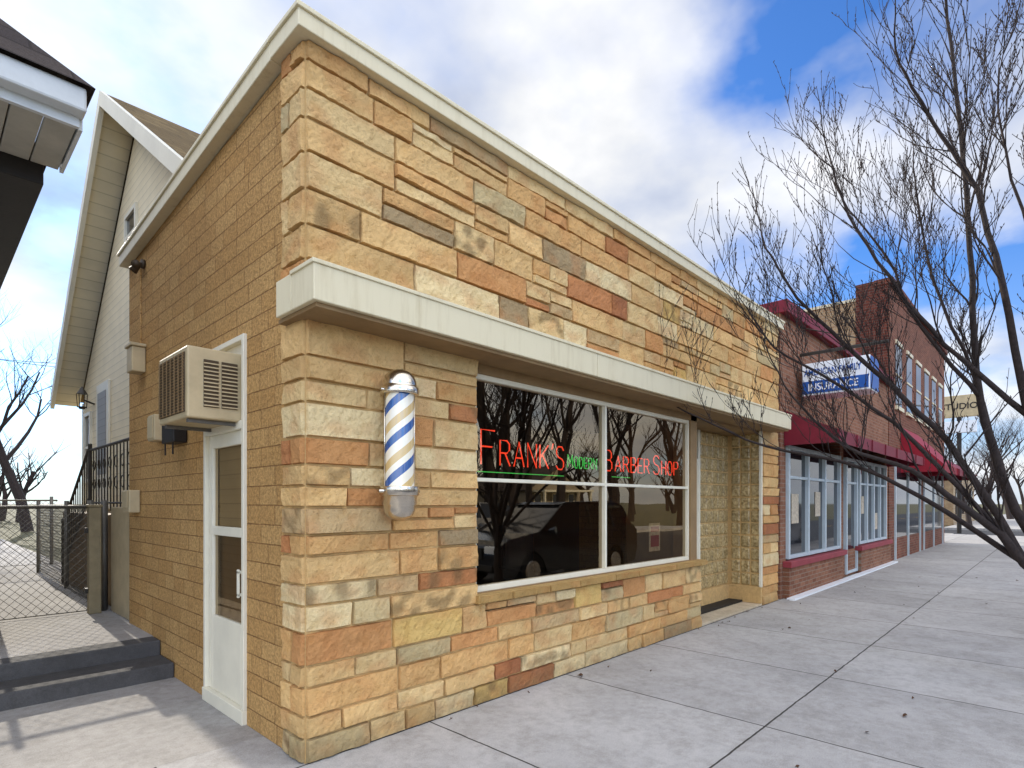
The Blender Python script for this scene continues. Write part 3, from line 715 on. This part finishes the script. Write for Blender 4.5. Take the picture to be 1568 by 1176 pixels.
limbs=[([(0,0),(.01,.4),(.06,.85)],.085,.07,0),
([(.06,.85),(.31,1.05),(.52,1.3),(.95,1.55,-.1),(1.33,1.82,-.1),(1.8,2.02,0),(2.2,2.45,.1)],.055,.008,14),
([(.31,1.05),(.68,1.93,.2),(1.1,2.47,.3),(1.6,3.0,.4),(2.0,3.4,.4),(2.25,3.9,.5)],.038,.008,15),
([(.06,.85),(.3,1.6,-.1),(.46,2.25,-.2),(.68,3.3,-.2),(.79,4.1,-.1),(1.1,4.75,0),(1.35,5.2,0)],.048,.009,20),
([(.05,.9),(.2,1.7,.3),(.35,2.5,.4),(.43,3.56,.4),(.51,4.65,.4),(.62,5.7,.4),(.7,6.4,.4)],.048,.009,20),
([(0,.9),(-.3,2,0),(-.5,3.2,.1),(-.4,4.5,.1),(-.2,6,.1)],.04,.009,14),
([(0,.9),(.15,1.8,-.4),(.55,2.6,-.6),(.9,3.4,-.7),(1.1,4.2,-.7)],.028,.007,11),
([(.31,1.05),(.8,1.6,.5),(1.3,1.95,.9),(1.9,2.15,1.3),(2.5,2.5,1.6),(2.9,2.75,1.8)],.028,.006,10),
([(.46,2.25,-.2),(.9,2.9,.1),(1.3,3.5,.2),(1.6,4.1,.3),(1.75,4.6,.3)],.026,.007,14),
([(.52,1.3),(1.1,2.1,.2),(1.7,2.6,.3),(2.2,2.95,.4),(2.45,3.3,.4)],.024,.006,11),
([(.35,2.5,.4),(.75,3.2,.6),(1.0,3.9,.7),(1.3,4.4,.8)],.022,.007,12),
([(.2,1.7,.3),(.0,2.8,.9),(.2,3.9,1.2),(.3,5,1.3)],.028,.008,14)]
for pts,r0,r1,ns in limbs:
    P_=smooth([T(*p) for p in pts]); n=len(P_)
    P_=[p+Vector((rr.uniform(-.012,.012),rr.uniform(-.012,.012),0)) for p in P_]
    P_[0]=T(*pts[0])
    rad=[r0+(r1-r0)*(i/(n-1))**.7 for i in range(n)]
    tube(V,F,P_,rad,7,True)
    for i in range(ns):
        t=rr.uniform(.25,.99); j=min(int(t*(n-1)),n-2); q=P_[j]; d=(P_[j+1]-P_[j]).normalized()
        sd=Vector((rr.uniform(-1,.6),rr.uniform(-.8,1),rr.uniform(.0,1)))
        twig(q,(d*.7+sd*.8).normalized(),rr.uniform(.45,1.05),max(.005,rad[j]*.38),2)
    if ns: twig(P_[-1],(P_[-1]-P_[-3]).normalized(),.6,r1,2)
mesh('street_tree',V,F,M_bark,None,True)

# leaves
V=[];F=[]
for i in range(55):
    x=rr.uniform(0.5,14);y=-rr.uniform(.05,1)*3.6; s_=rr.uniform(.010,.032)
    if rr.random()<.35: y=-rr.uniform(.02,.2)
    n=len(V);a0=rr.uniform(0,6.28);k=7
    V.append((x,y,.006+rr.uniform(.0,.012)))
    for j in range(k):
        a=a0+j*6.283/k; q=s_*rr.uniform(.5,1.2); V.append((x+q*math.cos(a),y+q*.7*math.sin(a),.004+rr.uniform(0,.022)))
    for j in range(k): F.append((n,n+1+j,n+1+(j+1)%k))
mesh('fallen_leaves',V,F,M_leaf)

# ---------- cars ----------
def car(name,x0,yc,flip,mat,z=-.13):
    e=empty(name)
    def X(u): return x0+u if not flip else x0+4.8-u
    prof=[(0.02,.36),(0,.7),(.06,.86),(.25,.95),(1.25,1.08),(4.55,1.12),(4.72,1.0),(4.76,.6),(4.68,.34),(4.2,.28)]
    def arch(c): return [(c+.42*math.cos(a),.34+.42*math.sin(a)) for a in [math.radians(q) for q in (10,40,70,90,110,140,170)]]
    prof+= [(p[0],max(.28,p[1])) for p in arch(3.85)] + [(3.3,.26),(1.5,.26)] + [(p[0],max(.28,p[1])) for p in arch(.95)]+[(.4,.28)]
    n=len(prof);V=[]
    for hw in (-.9,.9):
        for u,zz in prof: V.append((X(u),yc+hw,zz+z))
    F=[tuple(range(n)),tuple(range(n,2*n))[::-1]]+[(i,(i+1)%n,n+(i+1)%n,n+i) for i in range(n)]
    mesh('body',V,F,mat,e,bevel=.04,seg=3)
    gb=[(1.15,1.06),(4.6,1.1),(4.35,1.58),(4.1,1.66),(2.15,1.66)]
    V=[]
    for s_ in (-1,1):
        for u,zz in gb: V.append((X(u),yc+s_*(.86-(zz-1.06)*.3),zz+z))
    mesh('greenhouse',V,[tuple(range(5)),tuple(range(5,10))[::-1]]+[(i,(i+1)%5,5+(i+1)%5,5+i) for i in range(5)],M_glassD,e,bevel=.03)
    V=[]
    for s_ in (-1,1):
        for u,zz in [(2.05,1.655),(4.2,1.655),(4.05,1.71),(2.35,1.71)]: V.append((X(u),yc+s_*.66,zz+z))
    mesh('roof_panel',V,[(0,1,2,3),(7,6,5,4),(0,4,5,1),(1,5,6,2),(2,6,7,3),(3,7,4,0)],mat,e,bevel=.02)
    V=[];F=[]
    for s_ in (-1,1):
        for (a,b) in (((1.15,1.07),(2.15,1.67)),((2.95,1.08),(3.0,1.66)),((3.85,1.08),(3.75,1.66))):
            tube(V,F,[(X(a[0]),yc+s_*(.87-(a[1]-1.06)*.3),a[1]+z),(X(b[0]),yc+s_*(.87-(b[1]-1.06)*.3),b[1]+z)],.03,6)
        tube(V,F,[(X(1.4),yc+s_*.95,1.12+z),(X(1.45),yc+s_*1.08,1.14+z)],[.05,.09],8)
    mesh('pillars_and_mirrors',V,F,mat,e)
    V=[];F=[];V2=[];F2=[]
    for c in (.95,3.85):
        for s_ in (-1,1):
            tube(V,F,[(X(c),yc+s_*.70,.34+z),(X(c),yc+s_*.91,.34+z)],.34,24)
            tube(V2,F2,[(X(c),yc+s_*.90,.34+z),(X(c),yc+s_*.925,.34+z)],[.22,.2],16)
    mesh('tyres',V,F,M_tyre,e); mesh('rims',V2,F2,M_chrome,e)
    def bx(u0,u1,a,b,c,d): return (min(X(u0),X(u1)),max(X(u0),X(u1)),yc+a,yc+b,c+z,d+z)
    boxes('headlights',[bx(-.02,.25,-.88,-.5,.72,.86),bx(-.02,.25,.5,.88,.72,.86)],M_signw,e,.02)
    boxes('taillights',[bx(4.6,4.78,-.88,-.6,.8,1.05),bx(4.6,4.78,.6,.88,.8,1.05)],M_red,e,.02)
    boxes('grille_and_plate',[bx(-.03,.05,-.45,.45,.6,.82),bx(-.02,.05,-.7,.7,.38,.5)],M_dark,e,.01)
    box('plate',*bx(-.04,-.03,-.26,.26,.45,.57),M_signw,e)
car('parked_suv',5.9,-5.0,False,M_carp)
car('parked_suv',9.6,-12.4,False,M_cars)
car('parked_suv',19.0,-5.0,False,M_cars)
M_housew=siding('house_siding_tan',lin((150,138,118)))
def house(x0,x1,y0,y1,h,rz,mw,mr,z=-.13):
    e=empty('frame_house'); xm=(x0+x1)/2
    V=[(x0,y0,z),(x1,y0,z),(x1,y1,z),(x0,y1,z),(x0,y0,h),(x1,y0,h),(x1,y1,h),(x0,y1,h),(xm,y0,rz),(xm,y1,rz)]
    mesh('walls',V,[(0,1,5,8,4),(1,2,6,5),(2,3,7,9,6),(3,0,4,7)],mw,e)
    k=(rz-h)/(xm-x0); o=.4
    for s_ in (-1,1):
        xe=xm+s_*(xm-x0+o); V=[(xm,y0-o,rz+.1),(xm,y1+o,rz+.1),(xe,y1+o,h-k*o+.1),(xe,y0-o,h-k*o+.1)]
        ob=mesh('roof',V,[(0,1,2,3)],mr,e); md=ob.modifiers.new('s','SOLIDIFY'); md.thickness=.12
    W=[];Tm=[]
    for x in (x0+1.2,xm-.5,x1-2.2):
        for zz in (1.1,3.9):
            if zz+1.5<h+1: W.append((x,x+1,y1+.01,y1+.02,zz,zz+1.4)); Tm+=[(x-.1,x+1.1,y1+.005,y1+.05,zz-.1,zz),(x-.1,x+1.1,y1+.005,y1+.05,zz+1.4,zz+1.5),(x-.1,x,y1+.005,y1+.05,zz,zz+1.4),(x+1,x+1.1,y1+.005,y1+.05,zz,zz+1.4)]
    boxes('windows',W,M_glassD,e); boxes('window_trim',Tm,M_white,e)
    boxes('porch',[(x0+.5,x1-.5,y1+.06,y1+2,2.7,2.9),(x0+.6,x0+.8,y1+1.7,y1+1.9,-.1,2.7),(x1-.8,x1-.6,y1+1.7,y1+1.9,-.1,2.7),(x0+.5,x1-.5,y1+.06,y1+2,-.13,.3)],M_white,e)
house(-6,2,-46,-36,3.0,5.2,M_siding2,M_shingleD)
house(8,17,-47,-37,3.0,5.0,M_housew,M_shingleD)
house(24,33,-46,-36,3.0,5.2,M_siding2,M_shingleD)
house(42,51,-46,-36,3.0,5.2,M_housew,M_shingleD)
house(-9,-3,28,38,3.0,4.6,M_siding2,M_shingleD)
pl=empty('utility_pole')
V=[];F=[];tube(V,F,[(-4,26,0),(-4,26,8)],.12,8);tube(V,F,[(-5,26,7.4),(-3,26,7.4)],.06,6);mesh('pole',V,F,M_bark,pl)
V=[];F=[]
for o in (-4.9,-3.1):
    tube(V,F,[(o+(t*9),26,7.45-1.8*t*(1-t)) for t in [i/8 for i in range(9)]],.012,4)
mesh('wires',V,F,M_dark,pl)
ysg=empty('warning_sign')
V=[(14.2,-13.9,2.2),(14.6,-13.9,2.6),(14.2,-13.9,3.0),(13.8,-13.9,2.6)]
mesh('diamond_plate',V+[(a,b-.01,c) for a,b,c in V],[(0,1,2,3),(7,6,5,4)],paint('sign_yellow',lin((235,190,40)),.5),ysg)
V=[];F=[];tube(V,F,[(14.2,-13.93,-.1),(14.2,-13.93,3.0)],.03,6);mesh('post',V,F,M_galv,ysg)

# ---------- light ----------
EL=math.radians(24)
sunv=Vector((.04,1,0)).normalized()*math.cos(EL)+Vector((0,0,math.sin(EL)))
sd=bpy.data.lights.new('sun','SUN'); sd.energy=5; sd.angle=math.radians(.6); sd.color=(1,.93,.82)
so=bpy.data.objects.new('sun',sd); sc.collection.objects.link(so); so.rotation_euler=sunv.to_track_quat('Z','Y').to_euler(); so.location=(0,0,20)
w=bpy.data.worlds.new("World"); sc.world=w; w.use_nodes=True; nt=NT(w.node_tree); bg=w.node_tree.nodes['Background']
sky=nt.n('ShaderNodeTexSky'); sky.sky_type='NISHITA'; sky.sun_disc=False; sky.sun_elevation=EL; sky.sun_rotation=math.atan2(sunv.x,sunv.y)
sky.dust_density=.5; sky.ozone_density=2.
STR=.15
tc=nt.n('ShaderNodeTexCoord'); nrm=nt.n('ShaderNodeVectorMath'); nrm.operation='NORMALIZE'; nt.l(tc.outputs['Generated'],nrm.inputs[0])
sp=nt.n('ShaderNodeSeparateXYZ'); nt.l(nrm.outputs[0],sp.inputs[0])
zz=nt.math('ADD',nt.math('MAXIMUM',sp.outputs[2],0.),.22)
cb=nt.n('ShaderNodeCombineXYZ'); nt.l(nt.math('DIVIDE',sp.outputs[0],zz),cb.inputs[0]); nt.l(nt.math('DIVIDE',sp.outputs[1],zz),cb.inputs[1]); cb.inputs[2].default_value=3.3
n1=nt.noise(cb.outputs[0],.95,7,.52); n2=nt.noise(cb.outputs[0],1.5,6,.5)
mask=nt.ramp(n1,[(.41,0.),(.50,.75),(.58,1.)])
shade=nt.ramp(n2,[(.32,lin((168,182,214))),(.44,lin((212,220,238))),(.52,lin((244,246,250))),(.60,(1.15,1.14,1.12))])
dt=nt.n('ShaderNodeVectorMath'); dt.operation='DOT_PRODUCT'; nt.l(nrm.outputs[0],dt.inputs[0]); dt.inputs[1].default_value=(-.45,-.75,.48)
boost=nt.math('MULTIPLY',nt.math('MAXIMUM',dt.outputs['Value'],0.),2.6)  # added fill: sky made brighter behind the camera to lift the shaded facade
blue=nt.mix(1.,sky.outputs[0],(.55,1.0,1.65),'MULTIPLY')
vm0=nt.n('ShaderNodeVectorMath'); vm0.operation='SCALE'; nt.l(shade,vm0.inputs[0]); vm0.inputs['Scale'].default_value=1/STR
c=nt.mix(mask,blue,vm0.outputs[0])
hz=nt.ramp(sp.outputs[2],[(0.,.7),(.16,.2),(.35,0.)])
c=nt.mix(hz,c,(.86/STR,.91/STR,.98/STR))
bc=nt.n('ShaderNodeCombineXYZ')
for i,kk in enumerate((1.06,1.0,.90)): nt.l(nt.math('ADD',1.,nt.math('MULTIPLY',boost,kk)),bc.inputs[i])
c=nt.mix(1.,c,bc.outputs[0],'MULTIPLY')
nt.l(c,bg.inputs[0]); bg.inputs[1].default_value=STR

# ---------- camera ----------
cd=bpy.data.cameras.new('camera'); cd.sensor_width=36; cd.lens=36*876/1568; cd.shift_y=.116; cd.clip_end=3000; cd.clip_start=.05
co=bpy.data.objects.new('camera',cd); sc.collection.objects.link(co); co.location=(-1.606,-3.228,1.55); co.rotation_euler=(math.pi/2,0,math.radians(-46.34))
sc.camera=co
